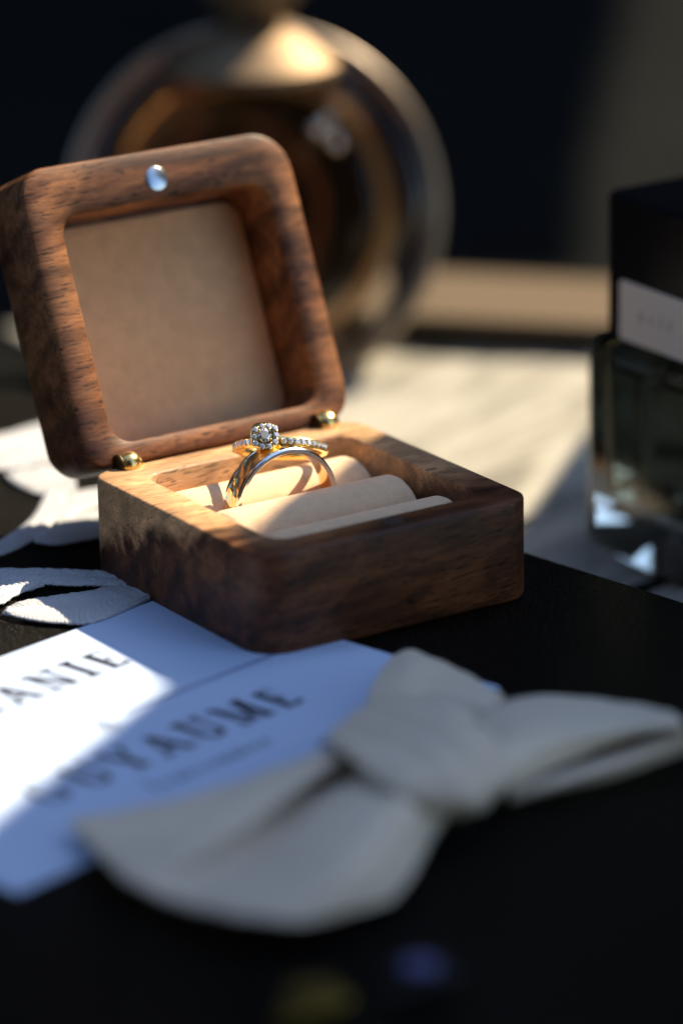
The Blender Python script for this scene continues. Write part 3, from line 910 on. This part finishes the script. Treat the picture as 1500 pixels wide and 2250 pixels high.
for bu, bv, bh in [(-14.0, 17.5, 11.8), (-17.8, 14.6, 11.9), (-15.8, 18.9, 11.6)]:  # small spheres added to stand in for sun glints on the glass
    c_ = RC + ex * bu + ey * bv + ax * bh
    prof = [(1.6 * math.sin(math.pi * q / 16) + .01, -1.6 * math.cos(math.pi * q / 16)) for q in range(17)]
    obj('bead', *loft(lathe(prof, (c_, ex, ey, ax), 16)), M['glint'], rb)
tfr = (RC + np.array([0, 0, 0]), (1, 0, 0), (0, 1, 0), (0.03, 0.02, 1))
prof = [(0.5, 30.5), (18.5, 30.5), (19.2, 31.2), (19.0, 33.0), (14.5, 36.5), (11, 39.2), (8.5, 40.2), (7, 40.6)]
obj('collar', *loft(lathe(prof, tfr, 64)), M['cap_gold'], rb)
prof = [(5.5, 40.4), (6.2, 42), (5.6, 43), (8.5, 44.2), (10.8, 47), (11.5, 52), (10.5, 58), (7, 62), (0.5, 63)]
obj('stopper', *loft(lathe(prof, tfr, 48)), M['cap_gold'], rb)
prof = [(11, -32), (14, -34.5), (20, -34.5), (20, -33), (17, -29)]
obj('foot', *loft(lathe(prof, tfr, 48)), M['cap_gold'], rb)

# ------------------------------------------------------------------ cufflinks in the near foreground
def cufflink(base, mat, metal, label):
    c = empty('cufflink', base, label, 'cufflink', 'cufflinks on the black case')
    fr_ = (np.array(base, float), (1, 0, 0), (0, 1, 0), (0, 0, 1))
    obj('face', *loft(lathe([(.2, 4.4), (3.6, 4.3), (4.0, 3.9), (4.0, 3.2), (.2, 3.2)], fr_, 40)), metal, c)
    obj('inlay', *loft(lathe([(.2, 4.6), (2.4, 4.5), (2.6, 4.42)], fr_, 40)), mat, c)
    obj('post', *loft(lathe([(.9, 1.5), (.9, 3.4)], fr_, 16)), metal, c)
    b_ = np.array(base, float)
    obj('toggle', *loft(lathe([(.3, -6), (1.2, -5), (1.4, 0), (1.2, 5), (.3, 6)], (b_ + np.array([0, 0, 1.4]), (0, 1, 0), (0, 0, 1), (1, 0, 0)), 20)), metal, c)
cufflink((-50.1, -119.4, -0.0), M['blue_enamel'], M['gunmetal'], 'blurred cufflink with a blue face in the dark foreground below the bow tie')
cufflink((-66.1, -117.6, 0.0), M['antique_gold'], M['antique_gold'], 'blurred all-gold cufflink in the dark foreground, left of the blue one')

# ------------------------------------------------------------------ added unseen boards, outlined to cast the shade on the table
e1 = Vector((-SUN.y, SUN.x, 0)).normalized(); e2 = SUN.cross(e1)
def added_shade_board(name, pq, dist, label):
    lo, hi = [], []
    for a, b in pq:
        p = e1 * a + e2 * b
        lo.append(tuple(p + SUN * dist)); hi.append(tuple(p + SUN * (dist + 12)))
    n_ = len(lo)
    f_ = [tuple(range(n_))[::-1], tuple(range(n_, 2 * n_))] + [(i, (i + 1) % n_, n_ + (i + 1) % n_, n_ + i) for i in range(n_)]
    o = obj(name, lo + hi, f_, M['board'], smooth=False)
    return tag(o, label, 'board')
added_shade_board('added_shade_board', [(-60, 95), (-25, 48.8), (0, 14.5), (14, 9.3), (37.7, -26.2), (66, -95), (108, -137), (150, -190), (-60, -420), (-330, -300), (-330, 95)], 430, 'added unseen board out of frame at right, cut to shade the near half of the case')
added_shade_board('added_shade_board', [(196,-192),(215,-178),(245,-150),(252,-60),(252,80),(900,250),(900,-650),(422,-354),(287,-254),(240,-222)], 1500, 'added unseen board out of frame at right, cut to shade the dark table behind the bottles')
